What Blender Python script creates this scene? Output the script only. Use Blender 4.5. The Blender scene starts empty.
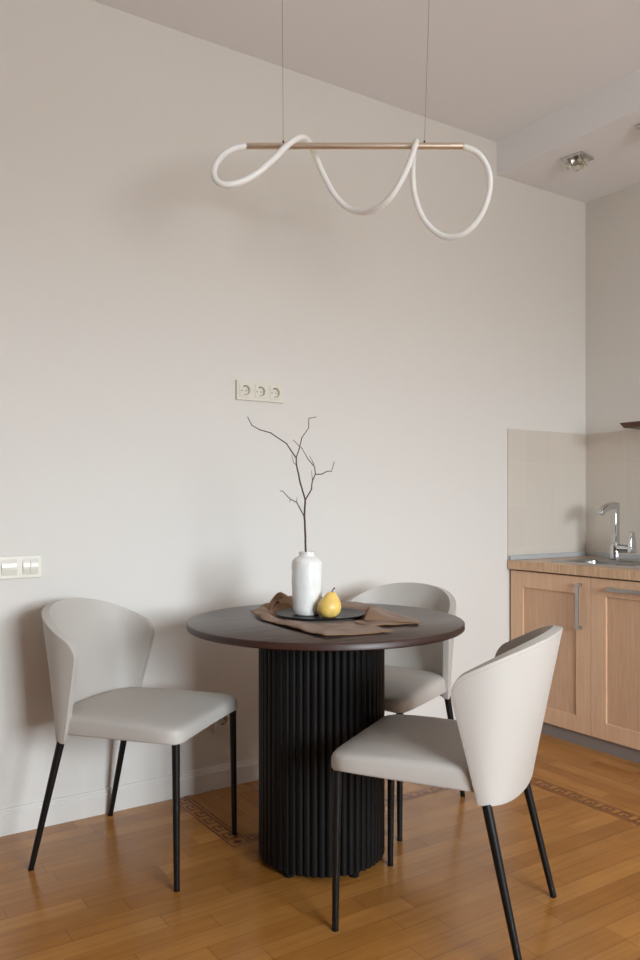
import bpy, bmesh, math, random
from mathutils import Vector, Matrix, noise
random.seed(4)
C = bpy.context.scene.collection
PI = math.pi
sc = bpy.context.scene

# ---------------- camera, light, exposure ----------------
cam_d = bpy.data.cameras.new('camera'); cam = bpy.data.objects.new('camera', cam_d); C.objects.link(cam)
cam.location = (-3.7473, -2.9277, 1.1648)
cam.rotation_euler = (PI/2, 0, -0.5844)
cam_d.sensor_fit = 'HORIZONTAL'; cam_d.sensor_width = 36.0
cam_d.lens = 36.0*797.87/640.0
cam_d.shift_y = 21.85/640.0
cam_d.clip_start = 0.05
sc.camera = cam

world = bpy.data.worlds.new('world'); sc.world = world; world.use_nodes = True
wb = world.node_tree.nodes['Background']
_N = world.node_tree.nodes; _L = world.node_tree.links      # overcast sky above the horizon, dimmer ground below it
_tc = _N.new('ShaderNodeTexCoord'); _sp = _N.new('ShaderNodeSeparateXYZ'); _L.new(_tc.outputs['Generated'], _sp.inputs[0])
_mr = _N.new('ShaderNodeMapRange'); _mr.inputs['From Min'].default_value = -0.05; _mr.inputs['From Max'].default_value = 0.07; _L.new(_sp.outputs[2], _mr.inputs['Value'])
_mx = _N.new('ShaderNodeMix'); _mx.data_type = 'RGBA'; _L.new(_mr.outputs[0], _mx.inputs[0])
_mx.inputs[6].default_value = (0.40, 0.415, 0.42, 1); _mx.inputs[7].default_value = (0.86, 0.96, 1.045, 1)
_L.new(_mx.outputs[2], wb.inputs[0]); wb.inputs[1].default_value = 33.5

WIN = [(-3.25, -1.45, 0.85, 2.40)]            # x0,x1,z0,z1 of the window in the wall behind the camera
YF = -5.4
def daylight(name, x0, x1, z0, z1, power, col):
    l = bpy.data.lights.new(name, 'AREA'); l.shape = 'RECTANGLE'; l.size = x1-x0; l.size_y = z1-z0
    l.energy = power; l.color = col; l.cycles.is_portal = True
    o = bpy.data.objects.new(name, l); C.objects.link(o)
    o.location = ((x0+x1)/2, YF-0.31, (z0+z1)/2); o.rotation_euler = (PI/2, 0, 0)
    return o
daylight('daylight', -3.25, -1.45, 0.85, 2.40, 150, (0.93, 0.965, 1.0))

vs = sc.view_settings
vs.view_transform = 'Standard'; vs.look = 'None'; vs.gamma = 1.0; vs.use_curve_mapping = False
vs.exposure = 0.35

# ---------------- material helpers ----------------
def srgb(r, g, b):
    f = lambda v: (v/255/12.92) if v/255 <= 0.04045 else ((v/255+0.055)/1.055)**2.4
    return (f(r), f(g), f(b), 1)
def mat(name, col, rough=0.5, metal=0.0, bump=0.0, bscale=60, spec=0.5, vary=0.0, vscale=8, stretch=(1,1,1), **kw):
    m = bpy.data.materials.new(name); m.use_nodes = True
    nt = m.node_tree; b = nt.nodes['Principled BSDF']
    b.inputs['Base Color'].default_value = col; b.inputs['Roughness'].default_value = rough
    b.inputs['Metallic'].default_value = metal; b.inputs['Specular IOR Level'].default_value = spec
    for k, v in kw.items(): b.inputs[k.replace('_', ' ')].default_value = v
    tc = nt.nodes.new('ShaderNodeTexCoord'); mp = nt.nodes.new('ShaderNodeMapping')
    mp.inputs['Scale'].default_value = stretch
    nt.links.new(tc.outputs['Object'], mp.inputs[0])
    if vary > 0:
        n = nt.nodes.new('ShaderNodeTexNoise'); n.inputs['Scale'].default_value = vscale; n.inputs['Detail'].default_value = 6
        nt.links.new(mp.outputs[0], n.inputs['Vector'])
        r = nt.nodes.new('ShaderNodeValToRGB')
        r.color_ramp.elements[0].position = 0.3; r.color_ramp.elements[1].position = 0.7
        r.color_ramp.elements[0].color = tuple(c*(1-vary) for c in col[:3])+(1,)
        r.color_ramp.elements[1].color = tuple(min(1, c*(1+vary)) for c in col[:3])+(1,)
        nt.links.new(n.outputs['Fac'], r.inputs[0]); nt.links.new(r.outputs[0], b.inputs['Base Color'])
    if bump > 0:
        n2 = nt.nodes.new('ShaderNodeTexNoise'); n2.inputs['Scale'].default_value = bscale; n2.inputs['Detail'].default_value = 4
        nt.links.new(mp.outputs[0], n2.inputs['Vector'])
        bp = nt.nodes.new('ShaderNodeBump'); bp.inputs['Strength'].default_value = bump; bp.inputs['Distance'].default_value = 0.01
        nt.links.new(n2.outputs['Fac'], bp.inputs['Height']); nt.links.new(bp.outputs[0], b.inputs['Normal'])
    return m

def parquet(name, rotz):
    """strip parquet: brick pattern 75 mm x 480 mm; rotz turns the strips"""
    m = bpy.data.materials.new(name); m.use_nodes = True
    nt = m.node_tree; N = nt.nodes; L = nt.links; b = N['Principled BSDF']
    tc = N.new('ShaderNodeTexCoord'); mp = N.new('ShaderNodeMapping'); mp.inputs['Rotation'].default_value = (0, 0, rotz)
    L.new(tc.outputs['Object'], mp.inputs[0])
    def brick(bias, off):
        br = N.new('ShaderNodeTexBrick'); br.offset = off; br.offset_frequency = 2; br.squash = 1
        br.inputs['Scale'].default_value = 1.0; br.inputs['Brick Width'].default_value = 0.47; br.inputs['Row Height'].default_value = 0.073
        br.inputs['Mortar Size'].default_value = 0.0008; br.inputs['Mortar Smooth'].default_value = 0.3; br.inputs['Bias'].default_value = bias
        return br
    # a wobble of row offset: shear x by noise of the row
    sep = N.new('ShaderNodeSeparateXYZ'); L.new(mp.outputs[0], sep.inputs[0])
    dv = N.new('ShaderNodeMath'); dv.operation = 'DIVIDE'; dv.inputs[1].default_value = 0.073; L.new(sep.outputs[1], dv.inputs[0])
    fl = N.new('ShaderNodeMath'); fl.operation = 'FLOOR'; L.new(dv.outputs[0], fl.inputs[0])
    wn = N.new('ShaderNodeTexWhiteNoise'); wn.noise_dimensions = '1D'; L.new(fl.outputs[0], wn.inputs['W'])
    ml = N.new('ShaderNodeMath'); ml.operation = 'MULTIPLY'; ml.inputs[1].default_value = 0.47; L.new(wn.outputs['Value'], ml.inputs[0])
    ad = N.new('ShaderNodeMath'); ad.operation = 'ADD'; L.new(sep.outputs[0], ad.inputs[0]); L.new(ml.outputs[0], ad.inputs[1])
    cmb = N.new('ShaderNodeCombineXYZ'); L.new(ad.outputs[0], cmb.inputs[0]); L.new(sep.outputs[1], cmb.inputs[1])
    br = brick(0.0, 0.0); L.new(cmb.outputs[0], br.inputs['Vector'])
    br.inputs['Color1'].default_value = srgb(158, 103, 44); br.inputs['Color2'].default_value = srgb(180, 124, 62)
    br.inputs['Mortar'].default_value = srgb(104, 62, 26)
    # grain
    mp2 = N.new('ShaderNodeMapping'); mp2.inputs['Scale'].default_value = (2.2, 34, 1); L.new(cmb.outputs[0], mp2.inputs[0])
    n = N.new('ShaderNodeTexNoise'); n.inputs['Scale'].default_value = 1.6; n.inputs['Detail'].default_value = 5; L.new(mp2.outputs[0], n.inputs['Vector'])
    n3 = N.new('ShaderNodeTexNoise'); n3.inputs['Scale'].default_value = 5; n3.inputs['Detail'].default_value = 3; L.new(cmb.outputs[0], n3.inputs['Vector'])
    mr = N.new('ShaderNodeMapRange'); mr.inputs['From Min'].default_value = 0.3; mr.inputs['From Max'].default_value = 0.7
    mr.inputs['To Min'].default_value = 0.86; mr.inputs['To Max'].default_value = 1.08; L.new(n.outputs['Fac'], mr.inputs['Value'])
    mr2 = N.new('ShaderNodeMapRange'); mr2.inputs['From Min'].default_value = 0.3; mr2.inputs['From Max'].default_value = 0.7
    mr2.inputs['To Min'].default_value = 0.9; mr2.inputs['To Max'].default_value = 1.06; L.new(n3.outputs['Fac'], mr2.inputs['Value'])
    mm = N.new('ShaderNodeMath'); mm.operation = 'MULTIPLY'; L.new(mr.outputs[0], mm.inputs[0]); L.new(mr2.outputs[0], mm.inputs[1])
    vm = N.new('ShaderNodeVectorMath'); vm.operation = 'SCALE'; L.new(br.outputs['Color'], vm.inputs[0]); L.new(mm.outputs[0], vm.inputs['Scale'])
    L.new(vm.outputs[0], b.inputs['Base Color'])
    b.inputs['Roughness'].default_value = 0.23; b.inputs['Specular IOR Level'].default_value = 0.5
    bp = N.new('ShaderNodeBump'); bp.inputs['Strength'].default_value = 0.12; bp.inputs['Distance'].default_value = 0.002
    L.new(n3.outputs['Fac'], bp.inputs['Height']); L.new(bp.outputs[0], b.inputs['Normal'])
    return m

def wood(name, c1, c2, rough=0.4, scale=(3, 3, 0.35), nscale=14, bump=0.03, fine=True, spec=0.5):
    m = bpy.data.materials.new(name); m.use_nodes = True
    nt = m.node_tree; N = nt.nodes; L = nt.links; b = N['Principled BSDF']
    tc = N.new('ShaderNodeTexCoord'); mp = N.new('ShaderNodeMapping'); mp.inputs['Scale'].default_value = scale
    L.new(tc.outputs['Object'], mp.inputs[0])
    n = N.new('ShaderNodeTexNoise'); n.inputs['Scale'].default_value = nscale; n.inputs['Detail'].default_value = 7
    n.inputs['Distortion'].default_value = 0.6; L.new(mp.outputs[0], n.inputs['Vector'])
    r = N.new('ShaderNodeValToRGB'); r.color_ramp.elements[0].position = 0.3; r.color_ramp.elements[1].position = 0.68
    r.color_ramp.elements[0].color = c1; r.color_ramp.elements[1].color = c2
    L.new(n.outputs['Fac'], r.inputs[0]); L.new(r.outputs[0], b.inputs['Base Color'])
    b.inputs['Roughness'].default_value = rough; b.inputs['Specular IOR Level'].default_value = spec
    bp = N.new('ShaderNodeBump'); bp.inputs['Strength'].default_value = bump; bp.inputs['Distance'].default_value = 0.005
    L.new(n.outputs['Fac'], bp.inputs['Height']); L.new(bp.outputs[0], b.inputs['Normal'])
    return m

def tile_mat(name, axis):
    """beige wall tiles 0.30 wide 0.20 high with fine vertical ribbing; axis 0 = wall runs along x, 1 = along y"""
    m = bpy.data.materials.new(name); m.use_nodes = True
    nt = m.node_tree; N = nt.nodes; L = nt.links; b = N['Principled BSDF']
    tc = N.new('ShaderNodeTexCoord'); sp = N.new('ShaderNodeSeparateXYZ'); cb = N.new('ShaderNodeCombineXYZ')
    L.new(tc.outputs['Object'], sp.inputs[0]); L.new(sp.outputs[axis], cb.inputs[0]); L.new(sp.outputs[2], cb.inputs[1])
    br = N.new('ShaderNodeTexBrick'); br.offset = 0; br.inputs['Scale'].default_value = 1
    br.inputs['Brick Width'].default_value = 0.25; br.inputs['Row Height'].default_value = 0.2284
    br.inputs['Mortar Size'].default_value = 0.0012; br.inputs['Mortar Smooth'].default_value = 0.5
    br.inputs['Color1'].default_value = srgb(208, 197, 184); br.inputs['Color2'].default_value = srgb(211, 201, 188)
    br.inputs['Mortar'].default_value = srgb(218, 210, 200)
    L.new(cb.outputs[0], br.inputs['Vector'])
    mp = N.new('ShaderNodeMapping'); mp.inputs['Scale'].default_value = (160, 3, 1); L.new(cb.outputs[0], mp.inputs[0])
    n = N.new('ShaderNodeTexNoise'); n.inputs['Scale'].default_value = 1; n.inputs['Detail'].default_value = 2; L.new(mp.outputs[0], n.inputs['Vector'])
    mr = N.new('ShaderNodeMapRange'); mr.inputs['To Min'].default_value = 0.94; mr.inputs['To Max'].default_value = 1.04; L.new(n.outputs['Fac'], mr.inputs['Value'])
    vm = N.new('ShaderNodeVectorMath'); vm.operation = 'SCALE'; L.new(br.outputs['Color'], vm.inputs[0]); L.new(mr.outputs[0], vm.inputs['Scale'])
    L.new(vm.outputs[0], b.inputs['Base Color']); b.inputs['Roughness'].default_value = 0.42
    return m

M = {}
M['wall'] = mat('wall_paint', srgb(222, 217, 210), 0.85, bump=0.04, bscale=220, spec=0.2)
M['ceil'] = mat('ceiling_paint', srgb(240, 240, 242), 0.9, spec=0.2)
M['wall_dark'] = mat('low_bounce_wall', srgb(112, 102, 92), 0.85, spec=0.2)  # unseen left and front walls, coloured dark to cut the bounce light
M['trim'] = mat('white_trim', srgb(222, 217, 210), 0.5)
M['floor_a'] = parquet('parquet_along_wall', 0)
M['floor_b'] = parquet('parquet_across', PI/2)
M['inlay_bg'] = wood('inlay_ground', srgb(176, 120, 62), srgb(184, 128, 68), 0.3)
M['inlay'] = wood('inlay_dark', srgb(78, 28, 8), srgb(92, 36, 12), 0.3)
M['uph'] = mat('upholstery', srgb(188, 181, 173), 0.5, bump=0.05, bscale=500, spec=0.35)
M['pipe'] = mat('upholstery_piping', srgb(170, 162, 152), 0.6, spec=0.3)
M['black'] = mat('black_metal', srgb(12, 12, 13), 0.42, spec=0.35)
M['rubber'] = mat('black_rubber', srgb(14, 14, 14), 0.8, spec=0.2)
M['flute'] = mat('black_lacquer', srgb(9, 8, 8), 0.55, spec=0.25)
M['walnut'] = wood('dark_walnut', srgb(54, 40, 35), srgb(90, 72, 64), 0.33, scale=(0.5, 5, 5), nscale=9, bump=0.06)
M['walnut_edge'] = wood('dark_walnut_edge', srgb(48, 26, 20), srgb(64, 38, 30), 0.42, scale=(0.5, 5, 5), nscale=9)
M['vase'] = mat('glazed_ceramic', srgb(234, 232, 227), 0.2, bump=0.5, bscale=16, spec=0.55, vary=0.04, vscale=25, Coat_Weight=0.4)
M['pear'] = mat('pear_skin', srgb(238, 198, 106), 0.42, vary=0.16, vscale=26, bump=0.05)
M['stem'] = mat('stem_bark', srgb(78, 54, 32), 0.8)
M['bark'] = mat('twig_bark', srgb(72, 50, 42), 0.75, vary=0.25, vscale=120)
M['plate'] = mat('matte_black_ceramic', srgb(12, 12, 13), 0.45, spec=0.5)
M['linen'] = mat('brown_linen', srgb(134, 102, 74), 0.9, bump=0.25, bscale=500, vary=0.06, vscale=160, spec=0.15, Sheen_Weight=0.15)
M['brass'] = mat('brushed_brass', srgb(228, 214, 198), 0.36, metal=1.0)
M['wire'] = mat('steel_cable', srgb(170, 158, 146), 0.5, metal=0.3)
M['silicone'] = mat('white_silicone_tube', srgb(248, 248, 246), 0.45, Subsurface_Weight=0.25, Subsurface_Scale=0.02)
M['plastic'] = mat('cream_plastic', srgb(222, 216, 202), 0.28)
M['plastic2'] = mat('cream_plastic_insert', srgb(226, 221, 208), 0.2)
M['darkhole'] = mat('dark_recess', srgb(30, 26, 22), 0.7)
M['pin'] = mat('contact_metal', srgb(160, 150, 130), 0.3, metal=1)
M['beech'] = wood('beech_veneer', srgb(212, 172, 138), srgb(222, 184, 150), 0.42, scale=(6, 6, 0.5), nscale=9, bump=0.02)
M['beech_panel'] = wood('beech_panel', srgb(196, 157, 125), srgb(210, 171, 138), 0.45, scale=(9, 9, 0.7), nscale=9, bump=0.03)
M['counter'] = wood('counter_laminate', srgb(184, 146, 112), srgb(220, 184, 148), 0.3, scale=(14, 14, 1.0), nscale=6, bump=0.01)
M['seal'] = mat('grey_sealing_strip', srgb(176, 178, 178), 0.35)
M['plinth'] = mat('grey_plinth', srgb(132, 122, 116), 0.5)
M['satin'] = mat('satin_steel', srgb(176, 172, 168), 0.34, metal=0.9)
M['chrome'] = mat('chrome', srgb(205, 205, 206), 0.1, metal=1)
M['steel'] = mat('sink_steel', srgb(178, 176, 174), 0.28, metal=1)
M['shelfwood'] = wood('shelf_wood', srgb(70, 40, 24), srgb(96, 58, 36), 0.4)
M['crystal'] = mat('crystal_glass', srgb(244, 238, 222), 0.08, Transmission_Weight=0.5, IOR=1.5)
M['tile_x'] = tile_mat('splash_tiles_back', 0)
M['tile_y'] = tile_mat('splash_tiles_side', 1)
def glass_mat():
    m = bpy.data.materials.new('window_glass'); m.use_nodes = True; N = m.node_tree.nodes; L = m.node_tree.links
    N.remove(N['Principled BSDF']); t = N.new('ShaderNodeBsdfTransparent'); g = N.new('ShaderNodeBsdfGlossy'); g.inputs['Roughness'].default_value = 0.02
    x = N.new('ShaderNodeMixShader'); x.inputs[0].default_value = 0.06
    L.new(t.outputs[0], x.inputs[1]); L.new(g.outputs[0], x.inputs[2]); L.new(x.outputs[0], N['Material Output'].inputs[0])
    return m
M['glass'] = glass_mat()

# ---------------- object helpers ----------------
def obj(name, bm, m, parent=None, smooth=False, angle=40, loc=None, bevel=0, bseg=2, recalc=True):
    if recalc: bmesh.ops.recalc_face_normals(bm, faces=bm.faces)
    me = bpy.data.meshes.new(name); bm.to_mesh(me); bm.free()
    o = bpy.data.objects.new(name, me); C.objects.link(o)
    for x in (m if isinstance(m, (list, tuple)) else [m]): me.materials.append(x)
    if parent: o.parent = parent
    if loc: o.location = loc
    if smooth:
        for p in me.polygons: p.use_smooth = True
        if angle < 180:
            try: me.set_sharp_from_angle(angle=math.radians(angle))
            except Exception: pass
    if bevel:
        md = o.modifiers.new('bevel', 'BEVEL'); md.width = bevel; md.segments = bseg; md.limit_method = 'ANGLE'; md.angle_limit = math.radians(35)
        md.harden_normals = False
    return o
def thing(name, label, cat, loc=(0, 0, 0), rotz=0, group=None):
    o = bpy.data.objects.new(name, None); o.empty_display_size = 0.1; C.objects.link(o)
    o.location = loc; o.rotation_euler = (0, 0, rotz); o['label'] = label; o['category'] = cat
    if group: o['group'] = group
    return o
def tag(o, label, cat, group=None):
    o['label'] = label; o['category'] = cat
    if group: o['group'] = group
    return o
def struct(name, bm, m, **k):
    o = obj(name, bm, m, **k); o['kind'] = 'structure'; return o
def box(bm, x0, x1, y0, y1, z0, z1, mi=0):
    v = [bm.verts.new((x, y, z)) for z in (z0, z1) for y in (y0, y1) for x in (x0, x1)]
    for f in ((0, 2, 3, 1), (4, 5, 7, 6), (0, 1, 5, 4), (2, 6, 7, 3), (0, 4, 6, 2), (1, 3, 7, 5)):
        bm.faces.new([v[i] for i in f]).material_index = mi
    return v
def bx(*a):
    bm = bmesh.new(); box(bm, *a); return bm
def lathe(bm, prof, n=48, center=(0, 0, 0), cap0=True, cap1=True, mod=None):
    cx, cy, cz = center; rings = []
    for r, z in prof:
        ring = []
        for i in range(n):
            a = 2*PI*i/n; rr = r*(mod(a, z) if mod else 1)
            ring.append(bm.verts.new((cx+rr*math.cos(a), cy+rr*math.sin(a), cz+z)))
        rings.append(ring)
    for A, B in zip(rings, rings[1:]):
        for i in range(n):
            j = (i+1) % n; bm.faces.new((A[i], A[j], B[j], B[i]))
    if cap0: bm.faces.new(rings[0][::-1])
    if cap1: bm.faces.new(rings[-1])
def tube(bm, pts, rad, n=10, closed=False):
    pts = [Vector(p) for p in pts]; N_ = len(pts)
    if not hasattr(rad, '__len__'): rad = [rad]*N_
    T = []
    for i in range(N_):
        a = pts[max(0, i-1)]; b = pts[min(N_-1, i+1)]
        if closed: a = pts[i-1]; b = pts[(i+1) % N_]
        T.append((b-a).normalized())
    up = Vector((0, 0, 1)) if abs(T[0].z) < 0.9 else Vector((1, 0, 0))
    nrm = (up - T[0]*up.dot(T[0])).normalized(); rings = []
    for i in range(N_):
        if i: nrm = (nrm - T[i]*nrm.dot(T[i])).normalized()
        bn = T[i].cross(nrm)
        rings.append([bm.verts.new(pts[i]+(nrm*math.cos(2*PI*k/n)+bn*math.sin(2*PI*k/n))*rad[i]) for k in range(n)])
    prs = list(zip(rings, rings[1:])) + ([(rings[-1], rings[0])] if closed else [])
    for A, B in prs:
        for k in range(n):
            j = (k+1) % n; bm.faces.new((A[k], A[j], B[j], B[k]))
    if not closed:
        bm.faces.new(rings[0][::-1]); bm.faces.new(rings[-1])
def catmull(P, sub=8):
    P = [Vector(p) for p in P]; Q = [P[0]*2-P[1]]+P+[P[-1]*2-P[-2]]; out = []
    for i in range(1, len(Q)-2):
        a, b, c, d = Q[i-1:i+3]
        for s in range(sub):
            t = s/sub
            out.append(0.5*((2*b)+(c-a)*t+(2*a-5*b+4*c-d)*t*t+(3*b-a-3*c+d)*t**3))
    out.append(P[-1]); return out
def copy_tree(root, loc, rotz, label):
    r = root.copy(); C.objects.link(r); r.location = loc; r.rotation_euler = (0, 0, rotz); r['label'] = label
    for ch in list(root.children):
        c = ch.copy(); C.objects.link(c); c.parent = r
        for g in list(ch.children):
            d = g.copy(); C.objects.link(d); d.parent = c
    return r

# ---------------- room shell ----------------
XL = -6.0; ZC = 3.0266; ZS = 2.8559; WB = 0.012
struct('wall_back', bx(XL-0.1, 0.1, WB, WB+0.15, 0, ZC+0.1), M['wall'])
struct('wall_right', bx(0, 0.15, YF, WB, 0, ZC+0.1), M['wall'])
struct('wall_left', bx(XL-0.15, XL, YF, WB, 0, ZC+0.1), M['wall_dark'])
x0, x1, z0, z1 = WIN[0]
bm = bmesh.new()
box(bm, XL-0.1, x0, YF-0.3, YF, 0, ZC+0.1); box(bm, x1, 0.15, YF-0.3, YF, 0, ZC+0.1)
box(bm, x0, x1, YF-0.3, YF, 0, z0); box(bm, x0, x1, YF-0.3, YF, z1, ZC+0.1)
struct('wall_front', bm, M['wall_dark'])
struct('ceiling', bx(XL-0.1, 0.1, YF-0.1, WB+0.1, ZC, ZC+0.1), M['ceil'])
struct('trim_1', bx(-0.7065, 0.0, YF, WB, ZS, ZC), M['ceil'])          # lowered ceiling over the kitchen
bm = bmesh.new()                                                     # window frame
for a in ((x0, x0+0.06, z0, z1), (x1-0.06, x1, z0, z1), ((x0+x1)/2-0.04, (x0+x1)/2+0.04, z0+0.06, z1-0.06), (x0+0.06, x1-0.06, z0, z0+0.06), (x0+0.06, x1-0.06, z1-0.06, z1)):
    box(bm, a[0], a[1], YF-0.2, YF-0.13, a[2], a[3])
w = struct('window_1', bm, M['trim'])
obj('glass_pane', bx(x0+0.05, x1-0.05, YF-0.17, YF-0.165, z0+0.05, z1-0.05), M['glass'], w)
obj('window_sill', bx(x0-0.06, x1+0.06, YF-0.12, YF+0.12, z0-0.03, z0), M['trim'], w)

# floor: three parquet fields and the inlaid Greek key border, all one surface
bm = bmesh.new()
def quad(x0, x1, y0, y1, mi, z=0.0):
    f = bm.faces.new([bm.verts.new(p) for p in ((x0, y0, z), (x1, y0, z), (x1, y1, z), (x0, y1, z))]); f.material_index = mi
QX0, QX1, NY0, NY1, MX0, MX1 = -2.508, -2.4407, -0.519, -0.4635, -1.2047, -1.1324
YE = YF
quad(XL, QX0, YE, WB, 0); quad(QX0, MX0, YE, NY0, 0)
quad(QX1, MX0, NY1, WB, 1); quad(MX0, MX1, NY1, WB, 1); quad(MX1, 0.0, YE, WB, 1)
quad(QX0, QX1, NY0, WB, 2); quad(QX1, MX0, NY0, NY1, 2); quad(MX0, MX1, YE, NY1, 2)
E_ = 0.0003
def strip(ax, ay, bx_, by_, width, flip=1):
    """Greek key between two edge lines, from a to b (centre line)"""
    a = Vector((ax, ay)); b = Vector((bx_, by_)); d = (b-a); Ln = d.length; d.normalize(); n = Vector((-d.y, d.x))*flip
    def seg(s0, s1, t0, t1):
        P = [a+d*s+n*t for s, t in ((s0, t0), (s1, t0), (s1, t1), (s0, t1))]
        f = bm.faces.new([bm.verts.new((p.x, p.y, E_)) for p in P])
        f.material_index = 3
        f.normal_update()
        if f.normal.z < 0: f.normal_flip()
    h = width/2; e = 0.0055
    seg(0, Ln, h-e, h); seg(0, Ln, -h, -h+e)
    k = max(1, round(Ln/0.075)); pt = Ln/k; t = width*0.125; q = h-e-0.006
    for i in range(k):
        s = i*pt
        H_ = 2*q
        # stepped key: up, across, down, back, up
        seg(s, s+t, -q, q)
        seg(s, s+pt*0.70, q-t, q)
        seg(s+pt*0.70-t, s+pt*0.70, -q+H_*0.28, q-t)
        seg(s+pt*0.32, s+pt*0.70-t, -q+H_*0.28, -q+H_*0.28+t)
        seg(s+pt*0.32, s+pt*0.32+t, -q+H_*0.28+t, -q+H_*0.62)
        seg(s, s+pt, -q, -q+t)
qc = (QX0+QX1)/2; nc = (NY0+NY1)/2; mc = (MX0+MX1)/2
strip(qc, NY1+0.006, qc, 0.0, QX1-QX0)
strip(QX1+0.006, nc, MX0-0.006, nc, NY1-NY0)
strip(mc, NY0-0.006, mc, -4.5, MX1-MX0)
def corner(cx, cy, wx, wy):
    for a in ((cx-wx, cx+wx, cy-wy, cy-wy+0.005), (cx-wx, cx+wx, cy+wy-0.005, cy+wy), (cx-wx, cx-wx+0.005, cy-wy+0.005, cy+wy-0.005), (cx+wx-0.005, cx+wx, cy-wy+0.005, cy+wy-0.005)):
        quad(*a, 3, E_)
    f = bm.faces.new([bm.verts.new(p) for p in ((cx-wx*.55, cy, E_), (cx, cy-wy*.55, E_), (cx+wx*.55, cy, E_), (cx, cy+wy*.55, E_))]); f.material_index = 3
corner(qc, nc, (QX1-QX0)/2, (NY1-NY0)/2); corner(mc, nc, (MX1-MX0)/2, (NY1-NY0)/2)
bmesh.ops.remove_doubles(bm, verts=bm.verts, dist=1e-6)
box(bm, XL, 0.0, YE, WB, -0.1, -0.0005, 0)
struct('floor', bm, [M['floor_a'], M['floor_b'], M['inlay_bg'], M['inlay']], recalc=False)

# baseboard with moulded top
bm = bmesh.new()
prof = [(0, 0), (0, 0.070), (0.003, 0.074), (0.003, 0.080), (0.006, 0.084), (0.0065, 0.090), (0.012, 0.092), (0.012, 0)]
A = [bm.verts.new((XL, y, z)) for y, z in prof]; B = [bm.verts.new((-0.60, y, z)) for y, z in prof]
for i in range(len(prof)):
    j = (i+1) % len(prof); bm.faces.new((A[i], A[j], B[j], B[i]))
bm.faces.new(A); bm.faces.new(B[::-1])
struct('baseboard_back', bm, M['trim'])
struct('baseboard_left', bx(XL, XL+0.012, YF, 0.0, 0, 0.09), M['trim'])
struct('baseboard_front', bx(XL+0.012, 0.0, YF, YF+0.012, 0, 0.09), M['trim'])
# tiled splashback on both walls
struct('trim_2', bx(-0.6285, -0.006, 0.006, WB, 0.86, 1.5475), M['tile_x'])
struct('trim_3', bx(-0.006, 0.0, -1.7, WB, 0.86, 1.5475), M['tile_y'])

# ---------------- kitchen ----------------
def door_mesh(y0, y1, z0, z1, xf, th=0.02, st=0.08):
    """shaker frame facing -x, y0>y1"""
    bm = bmesh.new(); xb = xf+th
    box(bm, xf, xb, y0-st, y0, z0, z1); box(bm, xf, xb, y1, y1+st, z0, z1)
    box(bm, xf, xb, y1+st, y0-st, z0, z0+st*0.93); box(bm, xf, xb, y1+st, y0-st, z1-st*0.98, z1)
    return bm
XF = -0.618; ZD0 = 0.064; ZD1 = 0.808; ST = 0.083
def cabinet(label, y0, y1, horizontal):
    t = thing('base_cabinet', label, 'cabinet', (-0.3, (y0+y1)/2, 0), 0, 'beech kitchen base cabinets')
    ox = 0.3; oy = -(y0+y1)/2
    def P(name, bm, m, par=t, **k):
        bmesh.ops.translate(bm, verts=bm.verts, vec=(ox, oy, 0)); return obj(name, bm, m, par, **k)
    bm = bmesh.new(); ya, yb = y1+0.001, y0-0.001
    box(bm, XF+0.021, -0.008, ya, ya+0.016, ZD0, 0.8145); box(bm, XF+0.021, -0.008, yb-0.016, yb, ZD0, 0.8145)
    box(bm, XF+0.021, -0.008, ya+0.016, yb-0.016, ZD0, ZD0+0.016); box(bm, -0.024, -0.008, ya+0.016, yb-0.016, ZD0+0.016, 0.8145)
    P('body', bm, M['beech'])
    P('plinth', bx(-0.602, -0.56, y1, y0, 0, ZD0), M['plinth'])
    d = P('door', door_mesh(y0-0.0015, y1+0.0015, ZD0, ZD1, XF, st=ST), M['beech'], bevel=0.0015)
    P('door_panel', bx(XF+0.010, XF+0.016, y1+ST-0.004, y0-ST+0.004, ZD0+0.07, ZD1-0.07), M['beech_panel'], d)
    bm = bmesh.new(); xh = XF-0.030
    if not horizontal:
        yh = y1+0.058; za, zb = 0.560, 0.778
        box(bm, xh, xh+0.009, yh-0.009, yh+0.009, za, zb)
        for z in (za, zb-0.014): box(bm, xh+0.008, XF, yh-0.009, yh+0.009, z, z+0.014)
    else:
        ya, yb = y0-0.104, y0-0.43; zh = 0.764
        box(bm, xh, xh+0.009, yb, ya, zh-0.009, zh+0.009)
        for y in (ya-0.014, yb): box(bm, xh+0.008, XF, y, y+0.014, zh-0.009, zh+0.009)
    h = P('handle', bm, M['satin'], d, bevel=0.0015); h['label'] = 'satin steel bow handle'
    return t
cabinet('beech base cabinet in the corner with an upright steel handle', 0.0, -0.502, False)
cabinet('beech base cabinet right of the corner one, with a horizontal steel handle', -0.502, -1.10, True)

# worktop with sink cut-out (left open as a ring of boxes)
sx0, sx1, sy0, sy1 = -0.505, -0.105, -0.80, -0.19
bm = bmesh.new(); XW = -0.634; YW = -1.12; zt0, zt1 = 0.816, 0.86
box(bm, XW, sx0, YW, 0.005, zt0, zt1); box(bm, sx1, -0.008, YW, 0.005, zt0, zt1)
box(bm, sx0, sx1, sy1, 0.005, zt0, zt1); box(bm, sx0, sx1, YW, sy0, zt0, zt1)
bmesh.ops.remove_doubles(bm, verts=bm.verts, dist=1e-5)
wt = thing('worktop', 'wood-look laminate kitchen worktop running along the right wall', 'worktop', (-0.3, -0.55, zt0))
bmesh.ops.translate(bm, verts=bm.verts, vec=(0.3, 0.55, -zt0))
obj('slab', bm, M['counter'], wt)
bm = bmesh.new(); box(bm, XW+0.004, -0.030, -0.016, 0.005, zt1, zt1+0.026); box(bm, -0.028, -0.007, YW, 0.005, zt1, zt1+0.026)
bmesh.ops.translate(bm, verts=bm.verts, vec=(0.3, 0.55, -zt0))
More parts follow.
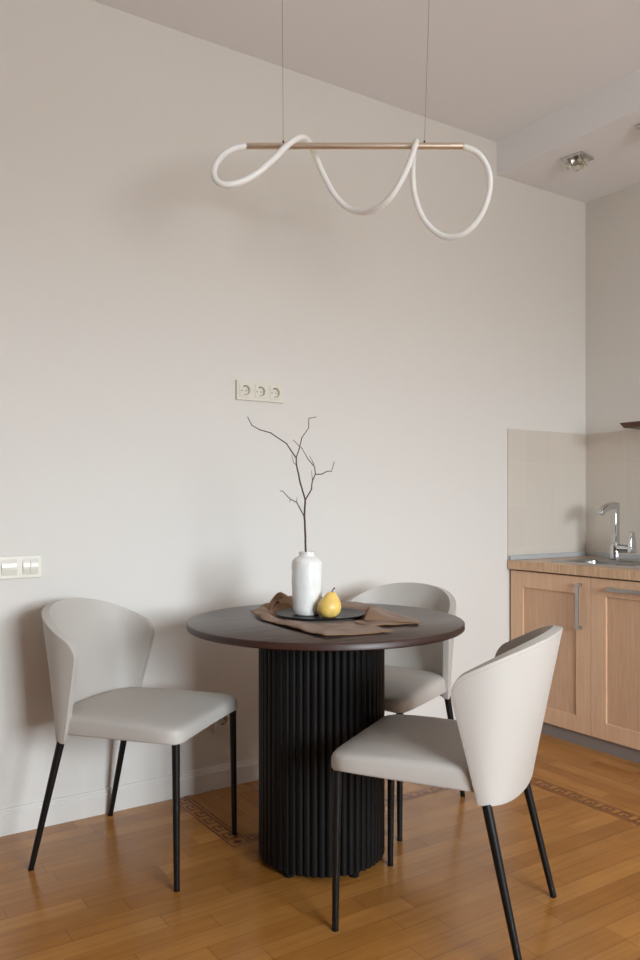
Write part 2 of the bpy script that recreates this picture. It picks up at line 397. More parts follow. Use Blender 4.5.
o = obj('sealing_strip', bm, M['seal'], wt, bevel=0.004); o['label'] = 'grey sealing strip against the tiles'

# sink: rim, bowl, drainer
sk = thing('kitchen_sink', 'stainless steel inset sink in the wooden worktop', 'sink', ((sx0+sx1)/2, (sy0+sy1)/2, 0.86))
ox, oy = -(sx0+sx1)/2, -(sy0+sy1)/2
bm = bmesh.new()
rx0, rx1, ry0, ry1 = sx0-0.02, sx1+0.02, sy0-0.02, sy1+0.02
bx0, bx1, by0, by1 = -0.470, -0.215, -0.47, -0.215
def rrect(x0, x1, y0, y1, r, z, n=6):
    P = []
    for cx, cy, a0 in ((x1-r, y1-r, 0), (x0+r, y1-r, 90), (x0+r, y0+r, 180), (x1-r, y0+r, 270)):
        for i in range(n+1):
            a = math.radians(a0+90*i/n); P.append((cx+r*math.cos(a)+ox, cy+r*math.sin(a)+oy, z))
    return P
def loops(bm, LL, cap=True, mi=0):
    R_ = [[bm.verts.new(p) for p in L] for L in LL]
    for A, B in zip(R_, R_[1:]):
        for i in range(len(A)):
            j = (i+1) % len(A); bm.faces.new((A[i], A[j], B[j], B[i]))
    if cap: bm.faces.new(R_[-1])
    return R_
loops(bm, [rrect(rx0, rx1, ry0, ry1, 0.03, 0.0005), rrect(rx0+0.002, rx1-0.002, ry0+0.002, ry1-0.002, 0.03, 0.006),
           rrect(rx0+0.012, rx1-0.012, ry0+0.012, ry1-0.012, 0.025, 0.007), rrect(bx0-0.012, bx1+0.012, by0-0.012, by1+0.012, 0.045, 0.003),
           rrect(bx0, bx1, by0, by1, 0.04, -0.004)], cap=False)
obj('rim', bm, M['steel'], sk, smooth=True, angle=50)
bm = bmesh.new()
loops(bm, [rrect(bx0, bx1, by0, by1, 0.04, -0.004), rrect(bx0+0.004, bx1-0.004, by0+0.004, by1-0.004, 0.04, -0.10), rrect(bx0+0.02, bx1-0.02, by0+0.02, by1-0.02, 0.04, -0.13)])
bowl = obj('bowl', bm, M['steel'], sk, smooth=True, angle=50)
bm = bmesh.new(); lathe(bm, [(0.034, 0), (0.034, 0.003), (0.026, 0.004)], 24, ((bx0+bx1)/2+ox, (by0+by1)/2+oy, -0.13))
obj('drain', bm, M['chrome'], bowl, smooth=True)
bm = bmesh.new()
for i in range(6):
    y = -0.52-i*0.04; tube(bm, [(-0.46+ox, y+oy, 0.0045), (-0.24+ox, y+oy, 0.0045)], 0.003, 8)
obj('drainer_ribs', bm, M['steel'], sk, smooth=True)

# tap
tx, ty = -0.158, -0.300; tz = 0.8665
tp = thing('kitchen_tap', 'tall chrome mixer tap with side lever behind the sink', 'tap', (tx, ty, tz))
bm = bmesh.new(); lathe(bm, [(0.030, 0), (0.030, 0.004), (0.0265, 0.008), (0.0255, 0.072), (0.022, 0.080), (0.016, 0.082)], 32)
obj('body', bm, M['chrome'], tp, smooth=True, angle=35)
bm = bmesh.new()
path = [(0, 0, 0.078), (0, 0, 0.15), (0, 0, 0.262)]
box(bm, -0.0165, 0.0165, -0.016, 0.016, 0.078, 0.270)
# arched flat spout
L0 = []
pr = [(0.0165, 0.260, 0.292), (-0.02, 0.266, 0.296), (-0.05, 0.262, 0.291), (-0.08, 0.252, 0.281), (-0.112, 0.238, 0.264), (-0.130, 0.235, 0.251)]
for x, za, zb in pr: L0.append([(x, -0.017, za-0.003), (x, 0.017, za-0.003), (x, 0.017, zb+0.002), (x, -0.017, zb+0.002)])
R_ = loops(bm, L0); bm.faces.new(R_[0][::-1])
lathe(bm, [(0.010, 0.228), (0.010, 0.244)], 16, (-0.106, 0, 0))
obj('spout', bm, M['chrome'], tp, smooth=True, angle=30, bevel=0.004)


bm = bmesh.new(); tube(bm, [(0, -0.018, 0.056), (0.006, -0.060, 0.056), (0.010, -0.088, 0.056)], [0.0225, 0.022, 0.0215], 20)
hub = obj('lever_hub', bm, M['chrome'], tp, smooth=True, angle=40)
bm = bmesh.new(); loops_ = [[(x*s+0.008, y*s2-0.094, z) for x, y in ((-.024, -.013), (.024, -.013), (.024, .013), (-.024, .013))] for z, s, s2 in ((0.034, 1.0, 1.0), (0.075, 1.0, 0.9), (0.12, 0.8, 0.7), (0.145, 0.55, 0.5))]
R_ = loops(bm, loops_); bm.faces.new(R_[0][::-1])
obj('lever', bm, M['chrome'], hub, smooth=True, angle=40, bevel=0.004)

# dark wall shelf, only its end in view
bm = bmesh.new()
a = [(-0.25, -0.39, 1.565), (-0.001, -0.39, 1.565), (-0.001, -1.1, 1.565), (-0.25, -1.1, 1.565)]
b = [(-0.244, -0.412, 1.538), (-0.001, -0.412, 1.533), (-0.001, -1.1, 1.533), (-0.244, -1.1, 1.538)]
R_ = loops(bm, [[(x, y, z) for x, y, z in b], a]); bm.faces.new(R_[0][::-1])
tag(obj('wall_shelf', bm, M['shelfwood'], bevel=0.002), 'dark brown wooden shelf end on the right wall above the tap', 'shelf')

# ceiling spotlights with crystal petals
def spot(label, x, y, proto=None):
    if proto: return copy_tree(proto, (x, y, ZS), math.radians(8), label)
    t = thing('ceiling_spotlight', label, 'ceiling light', (x, y, ZS), 0, 'crystal spotlights in the lowered ceiling')
    bm = bmesh.new(); box(bm, -0.058, 0.058, -0.058, 0.058, -0.012, 0)
    obj('base_plate', bm, M['chrome'], t, bevel=0.004)
    bm = bmesh.new(); lathe(bm, [(0.022, -0.010), (0.022, -0.034), (0.014, -0.040)], 20)
    obj('socket', bm, M['satin'], t, smooth=True)
    for i in range(8):
        a = 2*PI*i/8; bm = bmesh.new()
        d = Vector((math.cos(a), math.sin(a), 0)); n = Vector((-d.y, d.x, 0))
        c = d*0.043+Vector((0, 0, -0.028))
        V = [c+d*0.016, c+n*0.013, c-d*0.016, c-n*0.013]; top = c+Vector((0, 0, 0.018))-d*0.006; bot = c-Vector((0, 0, 0.018))+d*0.006
        vv = [bm.verts.new(p) for p in V]; vt = bm.verts.new(top); vb = bm.verts.new(bot)
        for k in range(4):
            bm.faces.new((vv[k], vv[(k+1) % 4], vt)); bm.faces.new((vv[(k+1) % 4], vv[k], vb))
        obj('crystal', bm, M['crystal'], t)
    bm = bmesh.new(); lathe(bm, [(0.012, -0.040), (0.017, -0.048), (0.015, -0.060), (0.004, -0.068)], 8)
    obj('crystal_drop', bm, M['crystal'], t)
    return t
s1 = spot('chrome and crystal spotlight nearest the room corner', -0.53, -0.355)
s1.rotation_euler = (0, 0, math.radians(8))
spot('chrome and crystal spotlight cut off by the right edge of the photo', -0.53, -0.768, s1)

# ---------------- wall plates ----------------
def rocker_plate():
    x0, x1, z0, z1 = -3.153, -3.002, 0.894, 0.975
    t = thing('light_switch', 'cream double rocker light switch on the wall above the left chair', 'light switch', ((x0+x1)/2, WB, z0))
    cx = (x0+x1)/2
    obj('frame', bx(x0-cx, x1-cx, -0.008, 0, 0, z1-z0), M['plastic'], t, bevel=0.003, bseg=3)
    for k, n in ((0, 1), (1, 2)):
        a = x0-cx+0.013+k*0.0715; b = a+0.054
        w = (b-a)/n
        for q in range(n):
            bm = bmesh.new(); L = a+q*w+0.0004; Rr = a+(q+1)*w-0.0004
            ys = [(-0.0085, 0.013), (-0.0135, 0.032), (-0.0145, 0.0405), (-0.012, 0.055), (-0.0085, 0.068)]
            V = []
            for y, z in ys: V.append([(L, y, z), (Rr, y, z)])
            vs_ = [[bm.verts.new(p) for p in r] for r in V]
            for A, B in zip(vs_, vs_[1:]): bm.faces.new((A[0], A[1], B[1], B[0]))
            ff = [bm.verts.new((L, -0.004, 0.013)), bm.verts.new((Rr, -0.004, 0.013)), bm.verts.new((L, -0.004, 0.068)), bm.verts.new((Rr, -0.004, 0.068))]
            bm.faces.new((ff[0], ff[1], vs_[0][1], vs_[0][0])); bm.faces.new((vs_[-1][0], vs_[-1][1], ff[3], ff[2]))
            bm.faces.new([ff[0]]+[r[0] for r in vs_]+[ff[2]]); bm.faces.new([ff[1]]+[r[1] for r in vs_]+[ff[3]])
            obj('rocker', bm, M['plastic2'], t, bevel=0.001)
rocker_plate()
def socket_insert(cx, cz, par):
    bm = bmesh.new()
    s = 0.0275; n = 32
    # square face with a round well
    def sq(a):
        c, s_ = math.cos(a), math.sin(a); k = s/max(abs(c), abs(s_)); return (cx+c*k, cz+s_*k)
    out = [bm.verts.new((sq(2*PI*i/n)[0], -0.010, sq(2*PI*i/n)[1])) for i in range(n)]
    back = [bm.verts.new((v.co.x, -0.004, v.co.z)) for v in out]
    rim = [bm.verts.new((cx+0.0205*math.cos(2*PI*i/n), -0.0105, cz+0.0205*math.sin(2*PI*i/n))) for i in range(n)]
    well = [bm.verts.new((cx+0.0195*math.cos(2*PI*i/n), 0.006, cz+0.0195*math.sin(2*PI*i/n))) for i in range(n)]
    for A, B in ((back, out), (out, rim), (rim, well)):
        for i in range(n):
            j = (i+1) % n; bm.faces.new((A[i], A[j], B[j], B[i]))
    bm.faces.new(well)
    o = obj('socket_insert', bm, M['plastic2'], par)
    bm = bmesh.new()
    for dx in (-0.0095, 0.0095):
        A = [bm.verts.new((cx+dx+0.0026*math.cos(2*PI*i/12), 0.0055, cz+0.0026*math.sin(2*PI*i/12))) for i in range(12)]; bm.faces.new(A)
    obj('pin_holes', bm, M['darkhole'], o)
    for dz in (0.0175, -0.0175):
        obj('earth_clip', bx(cx-0.003, cx+0.003, -0.006, 0.004, cz+dz-0.0018, cz+dz+0.0018), M['pin'], o)
def frame_with_holes(x0, x1, z0, z1, centers):
    bm = bmesh.new(); s = 0.0277
    box(bm, x0, x1, -0.008, 0, z0, centers[0][1]-s); box(bm, x0, x1, -0.008, 0, centers[0][1]+s, z1)
    xs = [x0]+[v for c in centers for v in (c[0]-s, c[0]+s)]+[x1]
    for a, b in zip(xs[::2], xs[1::2]): box(bm, a, b, -0.008, 0, centers[0][1]-s, centers[0][1]+s)
    bmesh.ops.remove_doubles(bm, verts=bm.verts, dist=1e-5)
    return bm
def sockets(label, xc, zc, n):
    t = thing('wall_socket', label, 'power socket', (xc, WB-0.0065, zc))
    w = 0.0715*(n-1)+0.081; cs = [((i-(n-1)/2)*0.0715, 0.0) for i in range(n)]
    bm = frame_with_holes(-w/2, w/2, -0.0405, 0.0405, cs)
    obj('frame', bm, M['plastic'], t)
    for c in cs: socket_insert(c[0], c[1], t)
    bm = bmesh.new(); box(bm, -w/2+0.001, w/2-0.001, 0.0, 0.0064, -0.0395, 0.0395)
    bm2 = bmesh.new()
    bm.free()
    for i in range(4): pass
    box(bm2, -w/2, w/2, 0.0, 0.0064, -0.0405, -0.030); box(bm2, -w/2, w/2, 0.0, 0.0064, 0.030, 0.0405)
    box(bm2, -w/2, -w/2+0.01, 0.0, 0.0064, -0.030, 0.030); box(bm2, w/2-0.01, w/2, 0.0, 0.0064, -0.030, 0.030)
    obj('mounting_ring', bm2, M['plastic'], t)
sockets('cream triple power socket high on the wall above the table', -2.110, 1.6272, 3)
sockets('single power socket low on the wall behind the left chair seat', -2.283, 0.276, 1)

# ---------------- pendant light ----------------
bar_a = Vector((-2.481, -0.564, 2.355)); bar_b = Vector((-1.875, -0.965, 2.355)); mid = (bar_a+bar_b)/2
pl = thing('pendant_light', 'brass bar pendant with looping white tube hung above the table', 'pendant light', (mid.x, mid.y, 2.355))
d = (bar_b-bar_a).normalized()
bm = bmesh.new(); tube(bm, [bar_a-mid, bar_b-mid], 0.0112, 24)
bar = obj('brass_bar', bm, M['brass'], pl, smooth=True, angle=50)
P = [(-2.481,-0.564,2.356),(-2.525,-0.571,2.337),(-2.586,-0.603,2.290),(-2.638,-0.640,2.226),(-2.656,-0.676,2.168),(-2.638,-0.700,2.143),(-2.592,-0.719,2.153),(-2.538,-0.730,2.186),(-2.478,-0.734,2.246),(-2.426,-0.732,2.307),(-2.378,-0.716,2.350),(-2.327,-0.678,2.383),(-2.283,-0.647,2.390),(-2.239,-0.616,2.365),(-2.208,-0.613,2.314),(-2.173,-0.636,2.230),(-2.141,-0.669,2.182),(-2.127,-0.738,2.146),(-2.119,-0.816,2.138),(-2.105,-0.873,2.166),(-2.085,-0.910,2.223),(-2.054,-0.919,2.303),(-2.025,-0.902,2.355),(-1.993,-0.863,2.383),(-1.974,-0.827,2.362),(-1.953,-0.794,2.300),(-1.932,-0.783,2.227),(-1.911,-0.797,2.154),(-1.883,-0.840,2.095),(-1.856,-0.881,2.071),(-1.832,-0.934,2.078),(-1.806,-0.974,2.122),(-1.797,-1.005,2.182),(-1.797,-1.017,2.242),(-1.808,-1.009,2.295),(-1.835,-0.992,2.339),(-1.875,-0.965,2.354)]
Q = [Vector(p)-mid for p in P]
for _ in range(1): Q = [Q[0]]+[(Q[i-1]+Q[i]*4+Q[i+1])/6 for i in range(1, len(Q)-1)]+[Q[-1]]
bm = bmesh.new(); tube(bm, catmull(Q, 6), 0.0100, 16)
o = obj('light_tube', bm, M['silicone'], pl, smooth=True, angle=180); o['label'] = 'looping white silicone light tube'
for a, b in (((-2.377, -0.633, 2.366), (-2.380, -0.631, ZC)), ((-1.983, -0.894, 2.366), (-1.965, -0.906, ZC))):
    bm = bmesh.new(); tube(bm, [Vector(a)-mid, Vector(b)-mid], 0.0010, 8)
    w = obj('suspension_wire', bm, M['wire'], pl, smooth=True)
    bm = bmesh.new(); q = Vector(a)-mid; tube(bm, [q-Vector((0, 0, 0.002)), q+Vector((0, 0, 0.007))], [0.004, 0.0025], 12)
    obj('wire_clamp', bm, M['black'], w, smooth=True)

# ---------------- table ----------------
TX, TY = -2.279, -0.731; ZT = 0.776
tb = thing('round_table', 'round dark walnut dining table on a black fluted drum base', 'table', (TX, TY, 0))
bm = bmesh.new(); R_T = 0.4540
prof = [(R_T-0.004, ZT-0.022), (R_T, ZT-0.019), (R_T, ZT-0.003), (R_T-0.003, ZT)]
lathe(bm, prof, 128)
for f in bm.faces:
    c = f.calc_center_median()
    f.material_index = 1 if (len(f.verts) == 4) else 0
obj('tabletop', bm, [M['walnut'], M['walnut_edge']], tb, smooth=True, angle=50, loc=(0.005, -0.003, 0))
NR = 54; RB = 0.208; n = NR*12
bm = bmesh.new()
def flute(i):
    t = (i % 12)/12.0; return RB-0.0095+0.0095*math.sqrt(max(0, 1-(2*t-1)**2))**0.9
r0 = []
for z in (0.018, ZT-0.0222):
    r0.append([bm.verts.new((flute(i)*math.cos(2*PI*i/n), flute(i)*math.sin(2*PI*i/n), z)) for i in range(n)])
for i in range(n):
    j = (i+1) % n; bm.faces.new((r0[0][i], r0[0][j], r0[1][j], r0[1][i]))
bm.faces.new(r0[0][::-1]); bm.faces.new(r0[1])
obj('fluted_column', bm, M['flute'], tb, smooth=True, angle=35, loc=(-0.007, 0.003, 0))
for a in (-2.733, -1.581, -0.2, 1.5):
    bm = bmesh.new(); lathe(bm, [(0.014, 0), (0.015, 0.002), (0.015, 0.0182)], 16, (0.187*math.cos(a)-0.007, 0.187*math.sin(a)+0.003, 0))
    obj('foot', bm, M['rubber'], tb, smooth=True)

# ---------------- chairs ----------------
def shell_pt(u, zz):
    """mid surface of the wrap-around backrest; u -1..1 along the U, zz height"""
    k = (zz-0.405)/0.415
    w = 0.205+0.047*k-0.008*max(0, k-0.7); yf = -0.140+0.092*k; yb = -0.212-0.085*k
    a = u*PI/2
    return Vector((w*math.copysign(abs(math.sin(a))**0.92, a), yf-(yf-yb)*max(0, math.cos(a))**0.82, zz))
def shell_top(u):
    au = abs(u)
    z = 0.717+0.110*(1-au**1.9)
    s = max(0, (au-0.90)/0.10); z -= 0.040*(1-math.sqrt(max(0, 1-s*s)))
    return z
def make_chair(label):
    t = thing('dining_chair', label, 'chair', (0, 0, 0), 0, 'pale upholstered dining chairs')
    # backrest
    NU, NV = 72, 22; bm = bmesh.new(); G = []
    us = [math.copysign(1-(1-abs(x))**1.35, x) if x else 0 for x in [-1+2*i/NU for i in range(NU+1)]]
    for u in us:
        zt = shell_top(u); zb = 0.405-0.004*(1-abs(u))
        G.append([bm.verts.new(shell_pt(u, zb+(zt-zb)*j/NV)) for j in range(NV+1)])
    for A, B in zip(G, G[1:]):
        for j in range(NV): bm.faces.new((A[j], B[j], B[j+1], A[j+1]))
    # normals outward (away from the seat)
    bmesh.ops.recalc_face_normals(bm, faces=bm.faces)
    f = next(iter(bm.faces)); bm.normal_update()
    if f.normal.dot(f.calc_center_median()-Vector((0, 0, f.calc_center_median().z))) < 0:
        bmesh.ops.reverse_faces(bm, faces=bm.faces)
    back = obj('backrest', bm, M['uph'], t, smooth=True, angle=180, recalc=False)
    md = back.modifiers.new('solid', 'SOLIDIFY'); md.thickness = 0.026; md.offset = 0
    md = back.modifiers.new('bev', 'BEVEL'); md.width = 0.0126; md.segments = 6; md.limit_method = 'ANGLE'; md.angle_limit = math.radians(60)
    # piping along the outer rim
    pts = []
    def outer(u, zz, off=0.0122):
        e = 0.01; p = shell_pt(u, zz)
        du = shell_pt(min(1, u+e), zz)-shell_pt(max(-1, u-e), zz); dz = shell_pt(u, zz+e)-shell_pt(u, zz-e)
        n_ = du.cross(dz).normalized()
        if n_.dot(Vector((p.x, p.y+0.02, 0))) < 0: n_ = -n_
        return p+n_*off
    for j in range(0, 15): pts.append(outer(-0.985, 0.42+(shell_top(-0.985)-0.010-0.42)*j/15))
    for i in range(0, 61):
        u = -0.985+1.97*i/60; pts.append(outer(u, shell_top(u)-0.010))
    for j in range(14, -1, -1): pts.append(outer(0.985, 0.42+(shell_top(0.985)-0.010-0.42)*j/15))
    bm = bmesh.new(); tube(bm, pts, 0.0011, 8)
    pp = obj('piping', bm, M['pipe'], back, smooth=True)
    # seat
    NA = 96; bm = bmesh.new()
    def outline(a, inset):
        c, q = math.cos(a), math.sin(a); k = 1-inset
        if q >= 0:      # straight tapered sides and front with rounded corners
            r = (abs(c)**12+abs(q)**12)**(-1/12); x = r*c*(0.214+0.030*r*q); y = -0.112+r*q*0.384
        else:           # the back follows the inside of the backrest
            p = shell_pt(max(-1, min(1, 1-2*(a-PI)/PI))*-1, 0.445); x = p.x*1.0; y = min(p.y, -0.112)+0.002
            x = math.copysign(min(abs(x), 0.214), x)
        return x*k, 0.06+(y-0.06)*k
    prof = [(0.5, 0.431), (0.012, 0.431), (0.002, 0.4325), (0.0, 0.437), (0.0, 0.448), (0.004, 0.459), (0.016, 0.468), (0.040, 0.4745), (0.10, 0.4795), (0.25, 0.4835), (0.55, 0.4865), (0.97, 0.4875)]
    rings = []
    for ins, z in prof:
        ring = []
        for i in range(NA):
            a = 2*PI*i/NA; x, y = outline(a, ins)
            zz = z
            ty_ = (y+0.18)/0.46
            zz += 0.010*(1-ty_)*(1 if z > 0.45 else 0)             # slightly higher towards the back
            if z > 0.44: zz -= 0.008*max(0, ty_-0.6)*2.5*(z-0.44)/0.045
            if z < 0.438:
                arch = max(0, 1-(x/0.19)**2) if y > 0 else 0
                zz += 0.002*arch*max(0, min(1, (y-0.15)/0.1))
                cw = max(0, 1-math.hypot(abs(x)-0.222, y-0.262)/0.05); zz -= 0.005*cw
            zz += (0.005+0.009*ty_) if z > 0.45 else 0.012*ty_
            ring.append(bm.verts.new((x, y, zz)))
        rings.append(ring)
    for A, B in zip(rings, rings[1:]):
        for i in range(NA):
            j = (i+1) % NA; bm.faces.new((A[i], A[j], B[j], B[i]))
    bm.faces.new(rings[0][::-1]); bm.faces.new(rings[-1])
    obj('seat', bm, M['uph'], t, smooth=True, angle=180)
    for sx in (-1, 1):
        for (top, foot) in (((sx*0.2115, 0.247, 0.444), (sx*0.2145, 0.252, 0)), ((sx*0.2050, -0.160, 0.406), (sx*0.229, -0.254, 0))):
            a = Vector(foot); b = Vector(top)
            bm = bmesh.new(); tube(bm, [a+(b-a)*0.012, a+(b-a)*0.5, b], [0.0090, 0.0108, 0.0126], 20)
            lg = obj('leg', bm, M['black'], t, smooth=True, angle=50)
            bm = bmesh.new(); tube(bm, [a+Vector((0, 0, 0.0002)), a+(b-a)*0.0125], [0.0092, 0.0096], 16)
            obj('foot_cap', bm, M['rubber'], lg, smooth=True, angle=50)
    return t
ch = make_chair('pale grey upholstered chair left of the table, back to the wall under the light switch')
ch.location = (-2.779, -0.367, 0); ch.rotation_euler = (0, 0, math.radians(-140.9))
copy_tree(ch, (-2.202, -1.246, 0), math.radians(31.1), 'pale grey upholstered chair in front of the table, seen from behind, nearest the camera')
copy_tree(ch, (-1.856, -0.494, 0), math.radians(113), 'pale grey upholstered chair behind the table, between it and the wall')

# ---------------- things on the table ----------------
PCX, PCY = -2.263, -0.687
# linen napkin
bnd = [(-2.427,-.493,.003),(-2.472,-.658,.002),(-2.480,-.80,.003),(-2.492,-1.058,.004),(-2.415,-1.055,.003),(-2.270,-1.085,.002),(-2.268,-.975,.003),
       (-2.19,-.99,.002),(-2.095,-1.002,.002),(-2.060,-.95,.003),(-2.063,-.82,.004),(-1.985,-.66,.006),(-1.975,-.53,.012),(-2.04,-.43,.022),(-2.14,-.385,.020),(-2.22,-.385,.032),(-2.29,-.42,.034),(-2.37,-.455,.012)]
def bpt(a):
    best = None
    for i in range(len(bnd)):
        p = bnd[i]; q = bnd[(i+1) % len(bnd)]
        px_, py_ = p[0]-PCX, p[1]-PCY; dx, dy = q[0]-p[0], q[1]-p[1]
        ca, sa = math.cos(a), math.sin(a); den = ca*dy-sa*dx
        if abs(den) < 1e-9: continue
        r = (px_*dy-py_*dx)/den; s = (px_*sa-py_*ca)/den
        if r > 0 and -1e-6 <= s <= 1+1e-6 and (best is None or r > best[0]): best = (r, p[2]+(q[2]-p[2])*s)
    return best
NAg, NRg = 240, 36; bm = bmesh.new(); rings = []
c0 = bm.verts.new((PCX, PCY, ZT+0.0022))
angs = sorted([2*PI*i/NAg for i in range(NAg)]+[math.atan2(p[1]-PCY, p[0]-PCX) % (2*PI) for p in bnd])
_a = [angs[0]]
for v in angs[1:]:
    if v-_a[-1] > 0.006: _a.append(v)
angs = _a; NAg = len(angs)
for j in range(1, NRg+1):
    s = j/NRg; ring = []
    for a in angs:
        R_, hz = bpt(a); r = R_*s; x = PCX+r*math.cos(a); y = PCY+r*math.sin(a)
        k = max(0, min(1, (r-0.135)/0.05)); k = k*k*(3-2*k)
        n1 = noise.noise(Vector((x*13, y*13, 3.1))); n2 = 1-abs(noise.noise(Vector((x*9+4, y*9, 7.7))))*2
        fold = 0.5+0.5*math.sin((x*0.8+y*0.6)*70+2.5*n1*2)
        amp = 0.009+hz*0.5
        h = hz*k*(0.35+0.65*(1-abs(2*min(1, max(0, (r-0.14)/max(0.02, R_-0.14)))-1.15)))+k*amp*(0.35*max(0, n2)+0.45*fold*max(0, n1+0.3)*1.5)
        h += 0.006*max(0, (s-0.55)/0.45)*k*max(0, 0.6+1.2*noise.noise(Vector((math.cos(a)*2, math.sin(a)*2, 1.7))))
        edge = 1-max(0, (s-0.93)/0.07)*0.3
        ring.append(bm.verts.new((x, y, ZT+0.0022+max(0, h)*edge)))
    rings.append(ring)
for i in range(NAg): bm.faces.new((c0, rings[0][i], rings[0][(i+1) % NAg]))
for A, B in zip(rings, rings[1:]):
    for i in range(NAg):
        j = (i+1) % NAg; bm.faces.new((A[i], A[j], B[j], B[i]))
# folded-over flap at the right and pinched bunch behind the vase
def sheet(C4, nz, fn):
    N1 = 26; V = []
    A, B, D, E = [Vector(p) for p in C4]   # A-B one side, E-D opposite
    for i in range(N1+1):
        row = []
        for j in range(N1+1):
            u, v = i/N1, j/N1; p = (A*(1-u)+B*u)*(1-v)+(E*(1-u)+D*u)*v
            row.append(bm.verts.new((p.x, p.y, p.z+fn(u, v))))
        V.append(row)
    for i in range(N1):
        for j in range(N1): bm.faces.new((V[i][j], V[i+1][j], V[i+1][j+1], V[i][j+1]))
def f1(u, v): return 0.010*math.exp(-((v-0.30+0.15*u)/0.16)**2)*(1-0.75*u)+0.007*math.exp(-((v-0.72)/0.12)**2)*(1-u)+0.012*math.sin(min(1, v*1.15)*PI)*math.exp(-(u/0.3)**2)*1.7
sheet([(-2.235, -0.890, ZT+0.013), (-2.113, -1.020, ZT+0.009), (-2.050, -0.945, ZT+0.008), (-2.035, -0.715, ZT+0.014)], 0, f1)
def f2(u, v): return 0.052*math.sin(u*PI)**1.3*(0.5+0.5*v)+0.008*math.sin(v*9+u*3)*math.sin(u*PI)
sheet([(-2.395, -0.560, ZT+0.006), (-2.265, -0.462, ZT+0.004), (-2.180, -0.400, ZT+0.010), (-2.345, -0.455, ZT+0.012)], 0, f2)
nap = obj('linen_napkin', bm, M['linen'], smooth=True, angle=180)
md = nap.modifiers.new('solid', 'SOLIDIFY'); md.thickness = 0.0018; md.offset = 0
tag(nap, 'crumpled brown linen napkin spread under the black plate on the table', 'napkin')

# plate
bm = bmesh.new()
lathe(bm, [(0.085, 0), (0.110, 0.0015), (0.143, 0.0070), (0.1500, 0.0100), (0.1505, 0.0115), (0.1485, 0.0122), (0.138, 0.0098), (0.118, 0.0062), (0.100, 0.0050), (0.04, 0.0048)], 96)
o = obj('plate', bm, M['plate'], smooth=True, angle=60, loc=(PCX, PCY, ZT+0.0042)); tag(o, 'matte black round plate under the vase and pear', 'plate')
PZ = ZT+0.0042+0.0050
# vase
bm = bmesh.new()
vp = [(0.030, 0), (0.040, 0.001), (0.0455, 0.007), (0.0485, 0.022), (0.0500, 0.05), (0.0510, 0.085), (0.0515, 0.11), (0.0520, 0.14), (0.0525, 0.165), (0.0515, 0.176), (0.0475, 0.185), (0.0385, 0.1925), (0.0305, 0.1965), (0.0270, 0.200), (0.0262, 0.206), (0.0275, 0.2105), (0.0262, 0.2120), (0.0235, 0.2095), (0.0222, 0.20), (0.03, 0.18), (0.044, 0.15), (0.044, 0.02), (0.01, 0.012)]
def wob(a, z):
    if z < 0.004: return 1.0
    return 1+0.048*noise.noise(Vector((math.cos(a)*1.6, math.sin(a)*1.6, z*28)))*min(1, z/0.02)
lathe(bm, vp, 72, mod=wob)
o = obj('vase', bm, M['vase'], smooth=True, angle=70, loc=(-2.301, -0.662, PZ)); tag(o, 'white glazed handmade ceramic vase holding a bare branch', 'vase')
# pear
pr_ = thing('pear', 'yellow pear with brown stem lying against the white vase on the plate', 'pear', (-2.275, -0.755, PZ))
bm = bmesh.new()
pp_ = [(0.004, 0.002), (0.014, 0.0005), (0.024, 0.003), (0.033, 0.011), (0.0385, 0.022), (0.0400, 0.033), (0.0380, 0.044), (0.0340, 0.053), (0.0285, 0.061), (0.0232, 0.068), (0.0195, 0.074), (0.0160, 0.079), (0.0105, 0.083), (0.004, 0.0835)]
lathe(bm, pp_, 48, mod=lambda a, z: 1+0.03*math.sin(a*2+1)*0.6+0.02*math.sin(a*5+z*40)*0.5)
rdir = Vector((0.834, -0.552, 0))
for v in bm.verts:
    k = (v.co.z/0.089)**2; v.co += rdir*0.010*k
obj('fruit', bm, M['pear'], pr_, smooth=True, angle=180)
bm = bmesh.new(); b0 = rdir*0.009+Vector((0, 0, 0.081))
tube(bm, catmull([b0, b0+rdir*0.003+Vector((0, 0, 0.007)), b0+rdir*0.010+Vector((0, 0, 0.0165))], 5), [0.0018]*8+[0.0022, 0.0026, 0.003], 10)
obj('stem', bm, M['stem'], pr_, smooth=True, angle=60)

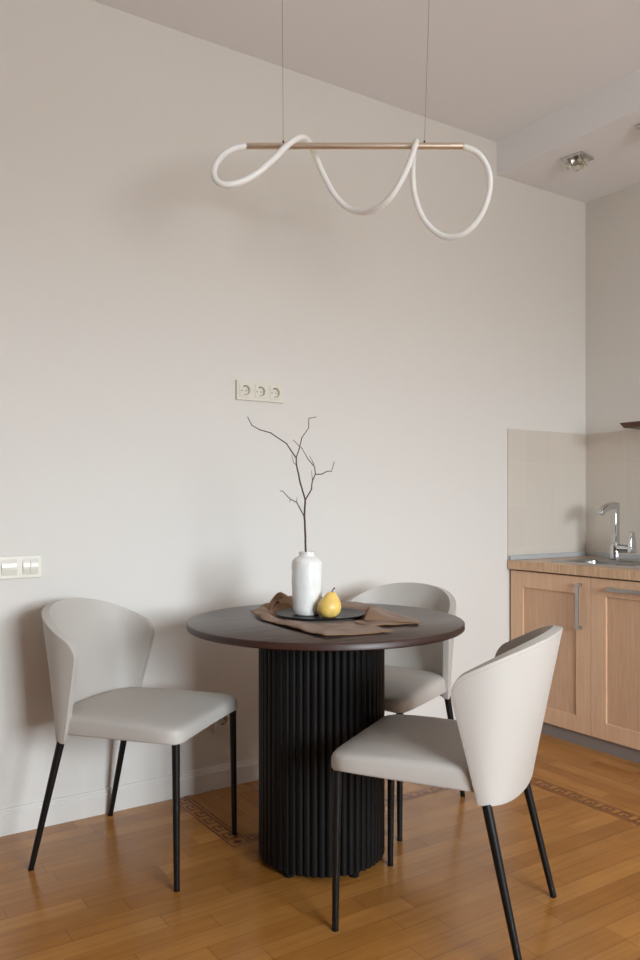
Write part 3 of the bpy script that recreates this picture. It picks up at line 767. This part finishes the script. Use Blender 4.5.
# branch
BR = {
 'trunk': ([(0.004,0.80),(0.0,.90),(-0.004,.993),(-.006,1.059),(-.009,1.115),(-.006,1.171)], .0032, .0026, 0.0),
 'l': ([(-.006,1.171),(-.022,1.226),(-.035,1.287),(-.036,1.312),(-.068,1.359),(-.121,1.395),(-.155,1.404),(-.182,1.418),(-.195,1.445)], .0024, .0010, -0.05),
 'u': ([(-.036,1.312),(-.026,1.343),(-.018,1.38),(.005,1.414),(.006,1.448),(.03,1.454)], .0016, .0009, 0.05),
 'r': ([(-.006,1.171),(.015,1.208),(.018,1.236),(.028,1.258),(.051,1.259),(.068,1.269),(.083,1.269),(.092,1.301)], .0020, .0009, 0.04),
 'ru': ([(.028,1.258),(.026,1.282),(.001,1.312),(-.016,1.344),(-.046,1.372)], .0015, .0008, -0.03),
 't1': ([(.024,1.288),(.019,1.30),(.009,1.319)], .0011, .0006, 0.01), 't2': ([(.018,1.236),(.015,1.27)], .0011, .0006, 0.01),
 'll': ([(-.009,1.115),(-.035,1.164),(-.055,1.173),(-.081,1.201),(-.089,1.201)], .0017, .0008, -0.03),
 't3': ([(-.035,1.164),(-.034,1.179)], .0009, .0005, 0.0), 't4': ([(-.055,1.173),(-.058,1.165)], .0009, .0006, 0.0),
 't5': ([(-.021,1.137),(-.024,1.147)], .0009, .0006, 0.0), 't6': ([(-.036,1.29),(-.044,1.295),(-.052,1.323)], .0010, .0006, 0.01)}
fwd = Vector((0.552, 0.834, 0)); V0 = Vector((-2.301, -0.662, 0)); bm = bmesh.new()
dep = {}
def dkey(p): return (round(p[0], 3), round(p[1], 3))
for k, (pts, ra, rb, dd) in BR.items():
    d0 = dep.get(dkey(pts[0]), 0.0)
    if k == 'ru': d0 = dep.get((.028, 1.258), 0)
    P3 = []
    for i, (x, z) in enumerate(pts):
        s = i/(len(pts)-1); dz = d0+dd*s; dep.setdefault(dkey((x, z)), dz)
        P3.append(V0+rdir*x+fwd*dz+Vector((0, 0, z)))
    # keep sharp-ish joints
    D = []
    for a, b in zip(P3, P3[1:]):
        for q in range(4):
            t_ = q/4; D.append(a.lerp(b, t_)+Vector((noise.noise(a*40+Vector((t_*3, 0, 0))), noise.noise(b*40+Vector((t_*3, 5, 0))), 0))*0.0012*(1 if q else 0))
    D.append(P3[-1]); nn = len(D)
    tube(bm, D, [1.2*(ra+(rb-ra)*i/(nn-1)) for i in range(nn)], 8)
    for i, p in enumerate(P3[1:]):
        if k != 'trunk':
            bmesh.ops.create_icosphere(bm, subdivisions=1, radius=(ra+(rb-ra)*(i+1)/len(P3))*1.45+0.0002, matrix=Matrix.Translation(p))
o = obj('bare_branch', bm, M['bark'], smooth=True, angle=60); tag(o, 'thin leafless brown branch standing in the white vase', 'branch')
